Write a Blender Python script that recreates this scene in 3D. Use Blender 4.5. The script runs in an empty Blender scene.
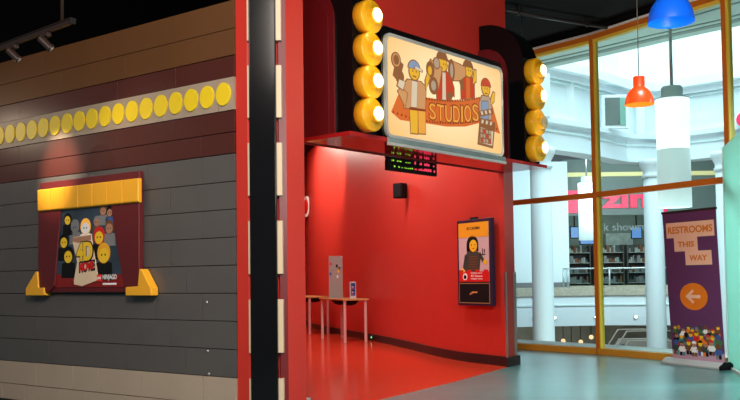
import bpy, bmesh, math, random
from mathutils import Vector, Matrix
random.seed(7)
PI = math.pi
sc = bpy.context.scene
COL = sc.collection

# ------------------------------------------------------------------ materials
def mat(name, col, rough=.5, metal=0., emis=0., ecol=None, noise=0., nscale=8., bump=0., bscale=60., spec=.5, coat=0., dark=None):
    m = bpy.data.materials.new(name); m.use_nodes = True
    nt = m.node_tree; b = nt.nodes['Principled BSDF']
    c = (*col, 1)
    b.inputs['Base Color'].default_value = c
    b.inputs['Roughness'].default_value = rough
    b.inputs['Metallic'].default_value = metal
    b.inputs['Specular IOR Level'].default_value = spec
    b.inputs['Coat Weight'].default_value = coat
    b.inputs['Coat Roughness'].default_value = .06
    if emis:
        b.inputs['Emission Color'].default_value = (*(ecol or col), 1)
        b.inputs['Emission Strength'].default_value = emis
    tc = None
    if noise or bump:
        tc = nt.nodes.new('ShaderNodeTexCoord')
    if noise:
        n = nt.nodes.new('ShaderNodeTexNoise'); n.inputs['Scale'].default_value = nscale; n.inputs['Detail'].default_value = 5
        nt.links.new(tc.outputs['Object'], n.inputs['Vector'])
        r = nt.nodes.new('ShaderNodeMix'); r.data_type = 'RGBA'
        lo = dark or tuple(x * (1 - noise) for x in col)
        hi = tuple(min(1, x * (1 + noise)) for x in col)
        r.inputs[6].default_value = (*lo, 1); r.inputs[7].default_value = (*hi, 1)
        nt.links.new(n.outputs['Fac'], r.inputs[0]); nt.links.new(r.outputs[2], b.inputs['Base Color'])
    if bump:
        n2 = nt.nodes.new('ShaderNodeTexNoise'); n2.inputs['Scale'].default_value = bscale; n2.inputs['Detail'].default_value = 3
        nt.links.new(tc.outputs['Object'], n2.inputs['Vector'])
        bp = nt.nodes.new('ShaderNodeBump'); bp.inputs['Strength'].default_value = bump; bp.inputs['Distance'].default_value = .01
        nt.links.new(n2.outputs['Fac'], bp.inputs['Height']); nt.links.new(bp.outputs['Normal'], b.inputs['Normal'])
    return m

def glass(name, tint, refl=.08, rough=0.):
    m = bpy.data.materials.new(name); m.use_nodes = True
    nt = m.node_tree; nt.nodes.clear()
    o = nt.nodes.new('ShaderNodeOutputMaterial'); t = nt.nodes.new('ShaderNodeBsdfTransparent'); g = nt.nodes.new('ShaderNodeBsdfGlossy')
    t.inputs['Color'].default_value = (*tint, 1); g.inputs['Roughness'].default_value = rough
    lw = nt.nodes.new('ShaderNodeFresnel'); lw.inputs['IOR'].default_value = 1.25 + refl
    mx = nt.nodes.new('ShaderNodeMixShader')
    nt.links.new(lw.outputs[0], mx.inputs[0]); nt.links.new(t.outputs[0], mx.inputs[1]); nt.links.new(g.outputs[0], mx.inputs[2])
    nt.links.new(mx.outputs[0], o.inputs[0])
    return m

M = {}
M['brick'] = mat('grey_brick_panel', (.093, .085, .083), .42, noise=.12, nscale=3, bump=.05, bscale=90)
M['brick_dark'] = mat('dark_brick_panel', (.066, .060, .060), .45, noise=.12, nscale=3, bump=.05, bscale=90)
M['brick_tan'] = mat('tan_brick_panel', (.43, .335, .26), .5, noise=.08, nscale=3, bump=.05, bscale=90)
M['maroon_wall'] = mat('maroon_wall_paint', (.072, .015, .011), .36, noise=.1, nscale=2)
M['ochre_wall'] = mat('ochre_wall_paint', (.110, .040, .008), .55, noise=.08, nscale=2)
M['strip'] = mat('beige_strip', (.36, .28, .21), .5, noise=.05, nscale=5)
M['disc'] = mat('yellow_disc', (.84, .60, .012), .45, noise=.04)
M['joint'] = mat('black_joint', (.01, .009, .009), .8, noise=.1)
M['red'] = mat('red_paint', (.62, .038, .026), .5, noise=.05, nscale=2, spec=.22)
M['red_hall'] = mat('hall_red_paint', (.52, .038, .026), .40, noise=.05, nscale=1.5)
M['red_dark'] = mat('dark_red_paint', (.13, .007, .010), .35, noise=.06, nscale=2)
M['red_mid'] = mat('mid_red_paint', (.22, .012, .014), .35, noise=.06, nscale=2)
M['red_gloss'] = mat('glossy_red_acrylic', (.40, .014, .014), .09, coat=.6, noise=.03)
M['red_floor'] = mat('glossy_red_floor', (.70, .055, .022), .16, noise=.08, nscale=1.2)
M['floor'] = mat('grey_vinyl_floor', (.085, .205, .20), .29, noise=.35, nscale=2.2, bump=.03, bscale=25, spec=1., coat=.25)  # window's teal reflection is mixed into the grey floor's base colour
M['floor'].node_tree.nodes['Principled BSDF'].inputs['Coat Roughness'].default_value = .22
M['floor'].node_tree.nodes['Principled BSDF'].inputs['Specular Tint'].default_value = (.72,1,.97,1)
M['black'] = mat('black_gloss', (.004, .004, .005), .12, noise=.1, spec=.2)
M['black_matte'] = mat('black_matte', (.006, .006, .007), .7, noise=.1, spec=.2)
M['ceiling'] = mat('black_ceiling', (.003, .0025, .003), .9, noise=.2, nscale=1.5, spec=.15)
M['pipe'] = mat('dark_pipe', (.018, .016, .017), .5, noise=.1)
M['rail'] = mat('track_bronze', (.035, .020, .016), .4, metal=.3, noise=.1)
M['cream'] = mat('cream_perforation', (.60, .48, .33), .5, noise=.05)
M['white'] = mat('white_paint', (.80, .80, .78), .5, noise=.03)
M['stud'] = mat('yellow_stud_plastic', (.80, .41, .012), .3, noise=.04)
M['bulb'] = mat('warm_bulb', (1, .9, .6), .3, emis=2.6, ecol=(1, .84, .52), noise=.02)
M['bulb_off'] = mat('unlit_bulb', (.45, .38, .25), .2, noise=.1)
M['silver'] = mat('silver_metal', (.60, .63, .64), .35, metal=.4, noise=.05)
M['steel'] = mat('brushed_steel', (.62, .60, .58), .3, metal=.9, noise=.08)
M['tray'] = mat('grey_tray_metal', (.34, .40, .44), .3, metal=.5, noise=.06)
M['tray_glass'] = mat('grey_green_tray_face', (.20, .28, .29), .15, noise=.3, nscale=6)
M['base_black'] = mat('black_baseboard', (.012, .012, .012), .4, noise=.1)
M['orange_frame'] = mat('orange_window_frame', (.62, .165, .015), .4, noise=.06)
M['lit_rail'] = mat('lit_bottom_rail', (.74, .34, .03), .4, noise=.06)  # orange frame's bottom rail; light falling on it is put into the colour
M['yellow_frame'] = mat('yellow_window_bead', (.88, .60, .06), .4, noise=.04)
M['glass'] = glass('window_glass', (.76, .955, .965), .08)
M['glass_rail'] = glass('balustrade_glass', (.72, .88, .86), .2)
M['frost'] = mat('pale_green_board', (.48, .78, .68), .45, noise=.1, nscale=2)
nt = M['frost'].node_tree; o_ = nt.nodes['Material Output']; b_ = nt.nodes['Principled BSDF']
tl = nt.nodes.new('ShaderNodeBsdfTranslucent'); tl.inputs['Color'].default_value = (.62,.90,.82,1); ms = nt.nodes.new('ShaderNodeMixShader'); ms.inputs[0].default_value = .6
nt.links.new(b_.outputs[0],ms.inputs[1]); nt.links.new(tl.outputs[0],ms.inputs[2]); nt.links.new(ms.outputs[0],o_.inputs[0])
M['frost_edge'] = mat('pale_edge', (.75, .85, .82), .4, noise=.03)
M['wood'] = mat('pine_tabletop', (.55, .30, .10), .4, noise=.25, nscale=9)
M['leg'] = mat('pale_grey_leg', (.66, .52, .50), .35, noise=.04)
M['purple'] = mat('purple_banner', (.112, .034, .115), .5, noise=.05)
M['peach'] = mat('peach_panel', (.88, .53, .38), .5, noise=.04)
M['orange_print'] = mat('orange_print', (.80, .20, .012), .5, noise=.04)
M['letter_orange'] = mat('letter_orange', (.70, .20, .016), .5, noise=.04)
M['pale_pink'] = mat('pale_pink_print', (.50, .30, .40), .5, noise=.05)
M['blue_shade'] = mat('blue_pendant_plastic', (.004, .10, .70), .3, emis=.10, ecol=(.0, .16, .9), noise=.03)
M['blue_in'] = mat('blue_pendant_inside', (.01, .22, .9), .4, emis=.55, ecol=(.0, .22, 1.0), noise=.02)
M['orange_shade'] = mat('orange_pendant_plastic', (.85, .06, .008), .3, emis=.35, ecol=(1, .06, .0), noise=.03)
M['orange_in'] = mat('orange_pendant_inside', (.95, .3, .02), .4, emis=.9, ecol=(1, .28, .02), noise=.02)
M['cord'] = mat('grey_cord', (.18, .18, .18), .5, noise=.05)
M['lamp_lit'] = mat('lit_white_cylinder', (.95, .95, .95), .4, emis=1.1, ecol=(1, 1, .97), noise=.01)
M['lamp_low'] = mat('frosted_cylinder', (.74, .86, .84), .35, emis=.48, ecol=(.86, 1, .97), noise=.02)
M['facade'] = mat('white_facade', (.84, .90, .93), .6, noise=.03, nscale=.6)
M['facade_trim'] = mat('pale_blue_trim', (.74, .86, .86), .6, noise=.03)
M['soffit'] = mat('pale_green_soffit', (.50, .64, .58), .6, noise=.04)
M['soffit_line'] = mat('soffit_groove', (.25, .33, .30), .7, noise=.05)
M['shop'] = mat('shop_interior', (.13, .16, .145), .6, noise=.5, nscale=1.3)
M['shop_fascia'] = mat('shop_fascia', (.16, .21, .19), .5, noise=.1, nscale=1)
M['shop_yellow'] = mat('shop_light_strip', (.75, .66, .30), .5, emis=.35, ecol=(1, .85, .4), noise=.05)
M['shop_red'] = mat('pink_red_letters', (.85, .02, .08), .4, emis=.55, ecol=(1, .03, .12), noise=.03)
M['shop_goods'] = mat('dark_goods', (.05, .06, .06), .6, noise=.8, nscale=3)
M['goods_pale'] = mat('pale_goods', (.30, .34, .33), .6, noise=.5, nscale=4)
M['blue_screen'] = mat('blue_screen', (.1, .2, .5), .3, emis=.3, ecol=(.25, .5, 1), noise=.2)
M['speckle'] = mat('speckled_stone', (.50, .44, .34), .7, noise=.45, nscale=9)
M['lower'] = mat('lower_level', (.20, .19, .165), .7, noise=.7, nscale=.9)
M['tan_stair'] = mat('tan_stair_side', (.48, .40, .34), .7, noise=.15)
M['down'] = mat('downlight', (1, .95, .85), .4, emis=4, ecol=(1, .94, .82), noise=.01)
M['warm_globe'] = mat('warm_globe', (1, .6, .35), .4, emis=1.6, ecol=(1, .5, .25), noise=.01)
M['maroon_fab'] = mat('maroon_curtain_board', (.105, .006, .009), .5, noise=.1, nscale=4)
M['val_y'] = mat('yellow_valance', (.85, .40, .02), .42, noise=.05)
M['poster_bg'] = mat('blue_black_poster', (.030, .050, .075), .35, noise=.9, nscale=3.5, dark=(.004, .005, .008))
M['poster_red'] = mat('poster_red_floor', (.22, .008, .006), .4, noise=.4, nscale=6)
M['scroll'] = mat('parchment_print', (.78, .58, .40), .5, noise=.15, nscale=6)
M['p_yellow'] = mat('print_yellow', (.88, .55, .02), .5, noise=.04)
M['p_red'] = mat('print_red', (.65, .012, .012), .5, noise=.04)
M['logo_red'] = mat('logo_red', (.85, .03, .02), .5, noise=.03)
M['p_black'] = mat('print_black', (.006, .006, .008), .7, noise=.05, spec=.15)
M['p_white'] = mat('print_white', (.85, .85, .85), .5, noise=.03)
M['p_skin'] = mat('print_skin', (.42, .20, .12), .5, noise=.1)
M['p_grey'] = mat('print_grey', (.20, .20, .21), .5, noise=.1)
M['p_brown'] = mat('print_brown', (.16, .06, .02), .5, noise=.1)
M['p_blue'] = mat('print_blue', (.04, .10, .32), .5, noise=.1)
M['p_teal'] = mat('print_teal', (.06, .24, .26), .5, noise=.1)
M['p_green'] = mat('print_green', (.05, .16, .05), .5, noise=.1)
M['p_dkgreen'] = mat('print_dark_green', (.035, .06, .045), .5, noise=.1)
M['p_lilac'] = mat('print_lilac', (.62, .48, .50), .45, noise=.04)
M['navy'] = mat('navy_frame', (.012, .014, .045), .3, noise=.05)
M['peg'] = mat('grey_pegboard', (.34, .32, .31), .5, noise=.1, nscale=30)
M['acrylic'] = mat('acrylic_holder', (.62, .60, .62), .15, noise=.03)
M['led_g'] = mat('green_led', (.2, .8, .05), .5, emis=.8, ecol=(.45, 1, .05), noise=.02)
M['led_r'] = mat('red_led', (.9, .05, .1), .5, emis=1.0, ecol=(1, .05, .12), noise=.02)
M['green_lamp'] = mat('green_indicator', (.1, .9, .4), .5, emis=1.5, ecol=(.15, 1, .45), noise=.02)
# back-lit sign inks
def ink(name, c, e): M[name] = mat(name, tuple(.22*x for x in c), .35, emis=e*1.12, ecol=c, noise=.06, nscale=5)
ink('s_back', (1, .74, .39), .92); ink('s_orange', (.80, .17, .03), .62); ink('s_dkorange', (.36, .055, .012), .55)
ink('s_letter', (.95, .42, .06), .66); ink('s_yellow', (.92, .50, .035), .66); ink('s_tan', (.74, .37, .15), .6)
ink('s_brown', (.36, .14, .05), .55); ink('s_grey', (.58, .42, .30), .58); ink('s_red', (.70, .06, .02), .6); ink('s_blue', (.30, .42, .62), .55); ink('s_pale', (.85, .70, .50), .6)

nt = M['s_back'].node_tree; bs = nt.nodes['Principled BSDF']      # light box: tubes glow strongest behind the middle
tc = nt.nodes.new('ShaderNodeTexCoord'); mp = nt.nodes.new('ShaderNodeMapping'); gr = nt.nodes.new('ShaderNodeTexGradient'); gr.gradient_type = 'SPHERICAL'
mp.inputs['Location'].default_value = (0,.50,-.72); mp.inputs['Scale'].default_value = (.72,.75,1.15)
cr = nt.nodes.new('ShaderNodeValToRGB'); cr.color_ramp.elements[0].color = (.86,.50,.165,1); cr.color_ramp.elements[1].color = (1,.84,.50,1); cr.color_ramp.elements[1].position = .85
nt.links.new(tc.outputs['Object'],mp.inputs[0]); nt.links.new(mp.outputs[0],gr.inputs[0]); nt.links.new(gr.outputs['Fac'],cr.inputs[0]); nt.links.new(cr.outputs[0],bs.inputs['Emission Color'])
bs.inputs['Emission Strength'].default_value = 1.02
for l in list(bs.inputs['Base Color'].links): nt.links.remove(l)
bs.inputs['Base Color'].default_value = (.10,.07,.04,1)

# ------------------------------------------------------------------ mesh builder
class MB:
    def __init__(s): s.v = []; s.f = []; s.fm = []; s.m = []; s.sm = []
    def mi(s, m):
        m = M[m] if isinstance(m, str) else m
        if m not in s.m: s.m.append(m)
        return s.m.index(m)
    def raw(s, vs, fs, m, smooth=False):
        o = len(s.v); k = s.mi(m); s.v += [tuple(p) for p in vs]
        for f in fs: s.f.append(tuple(o + i for i in f)); s.fm.append(k); s.sm.append(smooth)
        return s
    def box(s, x0, x1, y0, y1, z0, z1, m):
        return s.raw([(x0,y0,z0),(x1,y0,z0),(x1,y1,z0),(x0,y1,z0),(x0,y0,z1),(x1,y0,z1),(x1,y1,z1),(x0,y1,z1)],
              [(0,3,2,1),(4,5,6,7),(0,1,5,4),(1,2,6,5),(2,3,7,6),(3,0,4,7)], m)
    def prism(s, pts, z0, z1, m, smooth=False):       # plan polygon, extruded up
        n = len(pts)
        if sum(pts[i][0]*pts[(i+1)%n][1]-pts[(i+1)%n][0]*pts[i][1] for i in range(n)) < 0: pts = pts[::-1]
        s.raw([(x,y,z0) for x,y in pts]+[(x,y,z1) for x,y in pts], [tuple(range(n))[::-1], tuple(range(n,2*n))], m)
        return s.raw([(x,y,z0) for x,y in pts]+[(x,y,z1) for x,y in pts], [(i,(i+1)%n,n+(i+1)%n,n+i) for i in range(n)], m, smooth)
    def plate(s, pts, y0, y1, m, smooth=False):       # elevation polygon (x,z), from y0 (front) to y1
        n = len(pts)
        if sum(pts[i][0]*pts[(i+1)%n][1]-pts[(i+1)%n][0]*pts[i][1] for i in range(n)) < 0: pts = pts[::-1]
        V = [(x,y0,z) for x,z in pts]+[(x,y1,z) for x,z in pts]
        s.raw(V, [tuple(range(n)), tuple(range(n,2*n))[::-1]], m)
        return s.raw(V, [(i,n+i,n+(i+1)%n,(i+1)%n) for i in range(n)], m, smooth)
    def side(s, pts, x0, x1, m, smooth=False):        # profile polygon (y,z), from x0 to x1
        n = len(pts)
        if sum(pts[i][0]*pts[(i+1)%n][1]-pts[(i+1)%n][0]*pts[i][1] for i in range(n)) < 0: pts = pts[::-1]
        V = [(x0,y,z) for y,z in pts]+[(x1,y,z) for y,z in pts]
        s.raw(V, [tuple(range(n))[::-1], tuple(range(n,2*n))], m)
        return s.raw(V, [(i,(i+1)%n,n+(i+1)%n,n+i) for i in range(n)], m, smooth)
    def lathe(s, prof, m, o=(0,0,0), axis='z', n=24, smooth=True):   # prof [(r,h)]; axis z up or y towards the viewer
        V = []; F = []
        for r, h in prof:
            for i in range(n):
                a = 2*PI*i/n
                p = (r*math.cos(a), r*math.sin(a), h) if axis == 'z' else (r*math.cos(a), -h, r*math.sin(a))
                V.append((o[0]+p[0], o[1]+p[1], o[2]+p[2]))
        k = len(prof)
        for j in range(k-1):
            for i in range(n): F.append((j*n+i, j*n+(i+1)%n, (j+1)*n+(i+1)%n, (j+1)*n+i))
        s.raw(V, F, m, smooth)
        caps = []
        if prof[0][0] > 1e-6: caps.append(tuple(range(n))[::-1])
        if prof[-1][0] > 1e-6: caps.append(tuple((k-1)*n+i for i in range(n)))
        if caps: s.raw(V, caps, m)
        return s
    def tube(s, path, r, m, n=8, caps=True):
        path = [Vector(p) for p in path]; V = []; F = []
        for j, p in enumerate(path):
            d = (path[min(j+1,len(path)-1)] - path[max(j-1,0)]).normalized()
            a = d.orthogonal().normalized(); b = d.cross(a)
            if j and abs(a.dot(pa)) < .99:
                a = (pa - d*pa.dot(d)).normalized(); b = d.cross(a)
            pa = a
            for i in range(n):
                t = 2*PI*i/n; V.append(p + (a*math.cos(t)+b*math.sin(t))*r)
        k = len(path)
        for j in range(k-1):
            for i in range(n): F.append((j*n+i, j*n+(i+1)%n, (j+1)*n+(i+1)%n, (j+1)*n+i))
        s.raw(V, F, m, True)
        if caps: s.raw(V, [tuple(range(n))[::-1], tuple((k-1)*n+i for i in range(n))], m)
        return s
    def build(s, name, parent=None, bevel=0., loc=None, label=None):
        me = bpy.data.meshes.new(name); me.from_pydata(s.v, [], s.f)
        for m in s.m: me.materials.append(m)
        for p, k, q in zip(me.polygons, s.fm, s.sm): p.material_index = k; p.use_smooth = q
        bm = bmesh.new(); bm.from_mesh(me)
        bmesh.ops.remove_doubles(bm, verts=bm.verts, dist=1e-5)
        bmesh.ops.recalc_face_normals(bm, faces=bm.faces); bm.to_mesh(me); bm.free()
        o = bpy.data.objects.new(name, me); COL.objects.link(o)
        if bevel:
            b = o.modifiers.new('bevel', 'BEVEL'); b.width = bevel; b.segments = 2; b.limit_method = 'ANGLE'; b.angle_limit = .6
        if parent: o.parent = parent
        if loc: o.location = loc
        if label: o['label'] = label
        return o

def ell(cx, cz, rx, rz, n=18, a0=0, a1=2*PI):
    full = abs(a1-a0-2*PI) < 1e-6
    return [(cx+rx*math.cos(a0+(a1-a0)*i/(n if full else n-1)), cz+rz*math.sin(a0+(a1-a0)*i/(n if full else n-1))) for i in range(n)]
def rrect(x0, x1, z0, z1, r, n=6):
    P = []
    for cx, cz, a in ((x1-r,z1-r,0),(x0+r,z1-r,PI/2),(x0+r,z0+r,PI),(x1-r,z0+r,1.5*PI)):
        P += [(cx+r*math.cos(a+PI/2*i/n), cz+r*math.sin(a+PI/2*i/n)) for i in range(n+1)]
    return P

def thing(name, label, cat, loc=(0,0,0), rz=0, group=None):
    o = bpy.data.objects.new(name, None); o.empty_display_size = .1; COL.objects.link(o)
    o.location = loc; o.rotation_euler = (0,0,rz); o['label'] = label; o['category'] = cat
    if group: o['group'] = group
    return o
def tag(o, label, cat, group=None):
    o['label'] = label; o['category'] = cat
    if group: o['group'] = group
    return o
def struct(o, label=None):
    o['kind'] = 'structure'
    if label: o['label'] = label
    return o
def place(o, loc, rz=0): o.location = loc; o.rotation_euler = (0,0,rz); return o
def dup(root, loc, rz, label, group=None):
    def cp(o, par):
        c = o.copy(); COL.objects.link(c); c.parent = par
        for ch in list(o.children): cp(ch, c)
        return c
    r = cp(root, None); r.location = loc; r.rotation_euler = (0,0,rz); r['label'] = label
    if group: r['group'] = group
    return r
def text(s, name, x0, x1, z0, z1, y, m, parent, depth=.002, slope=0., taper=0., bold=0.):
    cu = bpy.data.curves.new('lettering_curve', 'FONT'); cu.body = s; cu.extrude = .02; cu.offset = bold
    tmp = bpy.data.objects.new('lettering_tmp', cu); COL.objects.link(tmp)
    dg = bpy.context.evaluated_depsgraph_get(); dg.update()
    me = bpy.data.meshes.new_from_object(tmp.evaluated_get(dg)); bpy.data.objects.remove(tmp); bpy.data.curves.remove(cu)
    X = [v.co.x for v in me.vertices]; Y = [v.co.y for v in me.vertices]; Z = [v.co.z for v in me.vertices]
    ax, bx, ay, by, az, bz = min(X), max(X), min(Y), max(Y), min(Z), max(Z)
    for v in me.vertices:
        u = (v.co.x-ax)/(bx-ax); w = (v.co.y-ay)/(by-ay); d = (v.co.z-az)/(bz-az)
        xx = x0+u*(x1-x0)
        v.co = Vector((xx, y-depth*d, z0+w*(z1-z0)*(1+taper*u)+slope*(xx-x0)))
    me.materials.clear(); me.materials.append(M[m])
    o = bpy.data.objects.new(name, me); COL.objects.link(o); o.parent = parent
    return o

def light(kind, loc, target, power, col=(1,1,1), size=1., spot=None, blend=.5, sy=None):
    l = bpy.data.lights.new('lamp', kind); l.energy = power; l.color = col
    if kind == 'AREA': 
        l.size = size
        if sy: l.shape = 'RECTANGLE'; l.size_y = sy
    elif kind == 'SPOT': l.spot_size = math.radians(spot); l.spot_blend = blend; l.shadow_soft_size = size
    else: l.shadow_soft_size = size
    o = bpy.data.objects.new('light', l); COL.objects.link(o); o.location = loc
    o.rotation_euler = (Vector(target)-Vector(loc)).to_track_quat('-Z','Y').to_euler()
    return o
# ------------------------------------------------------------------ reference frames of the walls
LD = Vector((.805,-.593)).normalized(); LRZ = math.atan2(LD.y, LD.x)
def LW(s, z=0, out=0):                      # along the left wall, out = towards the room
    p = Vector((-3.7,9.0)) + LD*s + Vector((LD.y,-LD.x))*out
    return (p.x, p.y, z)
WD = Vector((.65,.76)).normalized(); WRZ = math.atan2(WD.y, WD.x)
def WW(s, z=0, out=0):                      # along the entrance wall
    p = Vector((-.685,9.2)) + WD*s + Vector((WD.y,-WD.x))*out
    return (p.x, p.y, z)

# ------------------------------------------------------------------ setting: floor, ceiling
WIN = [(1.46,16.38),(3.515,13.90),(4.77,11.85),(5.60,9.3)]
inner = [(-9,-5),(7.5,-5),(7.5,6)] + [(5.66,9.3),(4.84,11.88),(3.575,13.95),(1.50,16.44)] + [(.6,19.5),(-.4,23),(-.8,27),(-9,27)]
struct(MB().prism(inner, -.3, 0, 'floor').build('floor'), 'grey vinyl floor of the lobby')
struct(MB().prism(inner, 5.08, 5.5, 'ceiling').build('ceiling'), 'black open ceiling')
hall = [(1.812,12.1),(1.753,11.95),(.95,10.45),(.079,9.0),(-.54,8.0),(-.62,9.25),(-1.28,9.76),(-4.05,26.9),(-1.35,26.9),(-1.62,23),(-1.09,20.7),(-.45,18.8),(.2,16.93),(.62,15.7),(.98,14.35),(1.29,13.15),(1.56,12.55)]
struct(MB().prism(hall, 0, .006, 'red_floor').build('floor_hall'), 'glossy red floor of the entrance hall')
struct(MB().prism([(-1.25,9.75),(-.6,9.35),(1.80,12.16),(2.05,12.5),(-.85,26.9),(-4.0,26.9)], 4.42, 4.5, 'ceiling').build('ceiling_hall'), 'dark ceiling of the entrance hall')

# left wall : panels of large bricks with open joints, colour bands
def wall_rows():
    b = MB(); b.box(-5.0, 3.29, .02, .16, 0, 3.43, 'joint')
    h = .2205
    J = [[.05,.43,1.01,1.39,1.95,2.71],[.62,1.2,1.57,2.15,2.91],[.05,.82,1.95,2.71],[.63,1.39,2.15,2.53],[-.2,.63,1.58,2.34,2.91],[.24,1.2,1.96,2.72],
         [.05,1.0,2.15,2.53],[.43,1.57,2.0,2.91],[.05,.8,1.9,2.53],[-.2,.5,1.4,2.24,2.91]]
    for r in range(10):
        js = [-5.0,-4.3,-3.6,-3.0,-2.2,-1.5,-.8] + [j for j in J[r]] + [3.285]
        for a, c in zip(js, js[1:]):
            m = 'brick_tan' if r < 2 else ('brick' if r > 6 else ('brick' if False else 'brick_dark'))
            m = 'brick_tan' if r < 2 else 'brick'
            b.box(a+.0025, c-.0025, 0, .02, r*h+.003, (r+1)*h-.003, m)
    for z0, z1, m, st in ((2.208,2.375,'maroon_wall',.76),(2.379,2.548,'maroon_wall',.76),(2.816,2.985,'maroon_wall',.76),(2.990,3.20,'ochre_wall',.95),(3.203,3.43,'ochre_wall',.95)):
        x = -5.0 + (.3 if z0 in (2.208, 2.99) else 0)
        xs = [-5.0]
        while x < 3.0:
            if x > -4.9: xs.append(x)
            x += st
        xs.append(3.285)
        for a, c in zip(xs, xs[1:]): b.box(a+.001, c-.001, .0, .02, z0+.001, z1-.001, m)
    return b
w = struct(wall_rows().build('wall_left', bevel=.0012), 'left wall of large grey brick panels with maroon and ochre bands'); place(w, LW(0), LRZ)
o = struct(MB().box(-5, 3.25, -.012, 0, 0, .07, 'base_black').build('baseboard_left')); place(o, LW(0), LRZ)
# strip of round yellow studs
t = thing('disc_strip', 'long beige strip of round yellow discs along the left wall', 'wall decoration', LW(0,2.55), LRZ)
sb = MB()
xs = [-5.0,-4.0,-3.0,-2.0,-1.0,.29,1.23,2.17,3.11,3.285]
for a, c in zip(xs, xs[1:]): sb.box(a+.0015, c-.0015, -.006, .02, .003, .263, 'strip')
sb.build('strip_board', t)
for k in range(32):
    x = 3.36-.187*k
    if x > 3.27: x = 3.285-.06
    if k == 0: continue
    MB().plate(ell(x,.135,.080,.092,28),-.018,-.006,'disc').build('disc', t)
# three bolts
for (s, z), lb in (((2.96,1.03),'small metal bolt cap on the grey bricks right of the curtain poster, topmost of three'),((2.97,.64),'small metal bolt cap on the grey bricks, middle one of three'),((2.98,.458),'small metal bolt cap just above the tan bricks, lowest of three')):
    o = tag(MB().lathe([(.012,0),(.012,.006),(.006,.009)], 'steel', n=12, axis='y').build('bolt_cap'), lb, 'bolt', 'bolt caps on the brick wall'); place(o, LW(s,z), LRZ)

# corner mass between left wall and entrance wall
struct(MB().prism([(-1.02,7.12),(-.60,7.38),(-.70,9.22),(-.80,9.35),(-1.30,9.75),(-1.45,9.4)], 0, 5.08, 'red').build('wall_corner'), 'red corner behind the film strip column')
# film strip column
t = thing('film_strip_column', 'red corner column with a glossy black film strip running up it', 'column', (-.79,7.0,0), 0)
X0, Y0 = -.79, 7.0
def rel(P): return [(x-X0, y-Y0) for x, y in P]
MB().prism(rel([(-1.045,7.065),(-.948,6.985),(-.643,7.0),(-.531,7.35),(-.60,7.375),(-1.015,7.115)]), 0, 5.08, 'red').build('column_body', t)
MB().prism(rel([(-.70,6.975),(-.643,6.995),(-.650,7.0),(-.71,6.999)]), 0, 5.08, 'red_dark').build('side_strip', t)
MB().prism(rel([(-.921,6.90),(-.7165,6.90),(-.712,6.945),(-.926,6.945)]), 0, 5.08, 'black').build('film_strip', t, bevel=.008)
for k in range(9):
    z1 = .446 + .607*k; z0 = z1-.41
    if z0 < 0: z0 = .012
    if z1 > 5.07: z1 = 5.07
    MB().prism(rel([(-.940,6.946),(-.676,6.946),(-.672,6.982),(-.943,6.982)]), z0, z1, 'cream').build('perforation', t)

# entrance wall above the door
def wb(): return MB()
o = struct(MB().box(-.02, 3.97, 0, .14, 2.66, 5.08, 'red').build('wall_entrance'), 'red wall above the hall entrance'); place(o, WW(0), WRZ)

# interior hall wall
hp = [(1.812,12.12),(1.60,12.50),(1.33,12.97),(1.02,13.85),(.68,15.2),(.20,16.95),(-.43,18.85),(-1.06,20.75),(-1.60,23.0),(-2.0,26.9)]
def smooth_pts(P, n=6):
    out = []
    for i in range(len(P)-1):
        p0 = Vector(P[max(i-1,0)]); p1 = Vector(P[i]); p2 = Vector(P[i+1]); p3 = Vector(P[min(i+2,len(P)-1)])
        for k in range(n):
            t_ = k/n
            q = .5*((2*p1)+(p2-p0)*t_+(2*p0-5*p1+4*p2-p3)*t_*t_+(3*p1-p0-3*p2+p3)*t_**3)
            out.append((q.x,q.y))
    return out+[P[-1]]
hs = smooth_pts(hp)
struct(MB().prism(hs+[(-.9,26.9),(-.35,22.5),(.75,18.5),(1.50,16.4),(2.005,12.52)], 0, 4.42, 'red_hall', smooth=False).build('wall_hall'), 'curved red wall of the entrance hall')
def offset(P, d):
    R = []
    for i, p in enumerate(P):
        a = Vector(P[max(i-1,0)]); b = Vector(P[min(i+1,len(P)-1)]); q = (b-a).normalized()
        R.append((p[0]-q.y*d, p[1]+q.x*d))
    return R
hb = offset(hs, .025)
# the skirting lies on the room side, and wraps the wall's end as a taller block
struct(MB().prism(hb+hs[::-1], .006, .135, 'base_black').build('baseboard_hall'), 'black skirting of the hall wall')
struct(MB().prism([(1.775,12.12),(1.815,12.045),(2.055,12.47),(2.04,12.56),(2.005,12.56),(1.99,12.50),(1.83,12.10),(1.80,12.14)], 0, .125, 'base_black').build('baseboard_jamb'), 'black skirting block on the wall end')
struct(MB().prism([(-1.30,9.75),(-1.45,9.75),(-4.15,26.9),(-4.0,26.9)], 0, 4.42, 'red_hall').build('wall_hall_left'))
struct(MB().prism([(-4.1,26.9),(-.3,26.9),(-.3,27.1),(-4.1,27.1)], 0, 4.5, 'red_hall').build('wall_hall_back'))
struct(MB().prism([(-9,27),(-4.1,27),(-4.1,27.15),(-9,27.15)], 0, 5.08, 'ceiling').build('wall_back'))
# corner guards
for (a, b_, c), lb in ((((1.798,12.135),(1.808,12.085),(1.84,12.155)),'steel corner guard on the hall side of the red wall end'),(((1.972,12.46),(2.015,12.505),(2.0,12.56)),'steel corner guard on the window side of the red wall end')):
    a, b_, c = map(Vector, (a, b_, c)); ce = Vector((1.93,12.35)) if False else (a+c)/2
    d = (b_-ce).normalized()*.012
    P = [tuple(a+d*.3), tuple(b_+d*.6), tuple(c+d*.3), tuple(c-d), tuple(b_-d), tuple(a-d)]
    tag(MB().prism(P, .125, 1.27, 'steel').build('corner_guard'), lb, 'corner guard')

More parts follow.
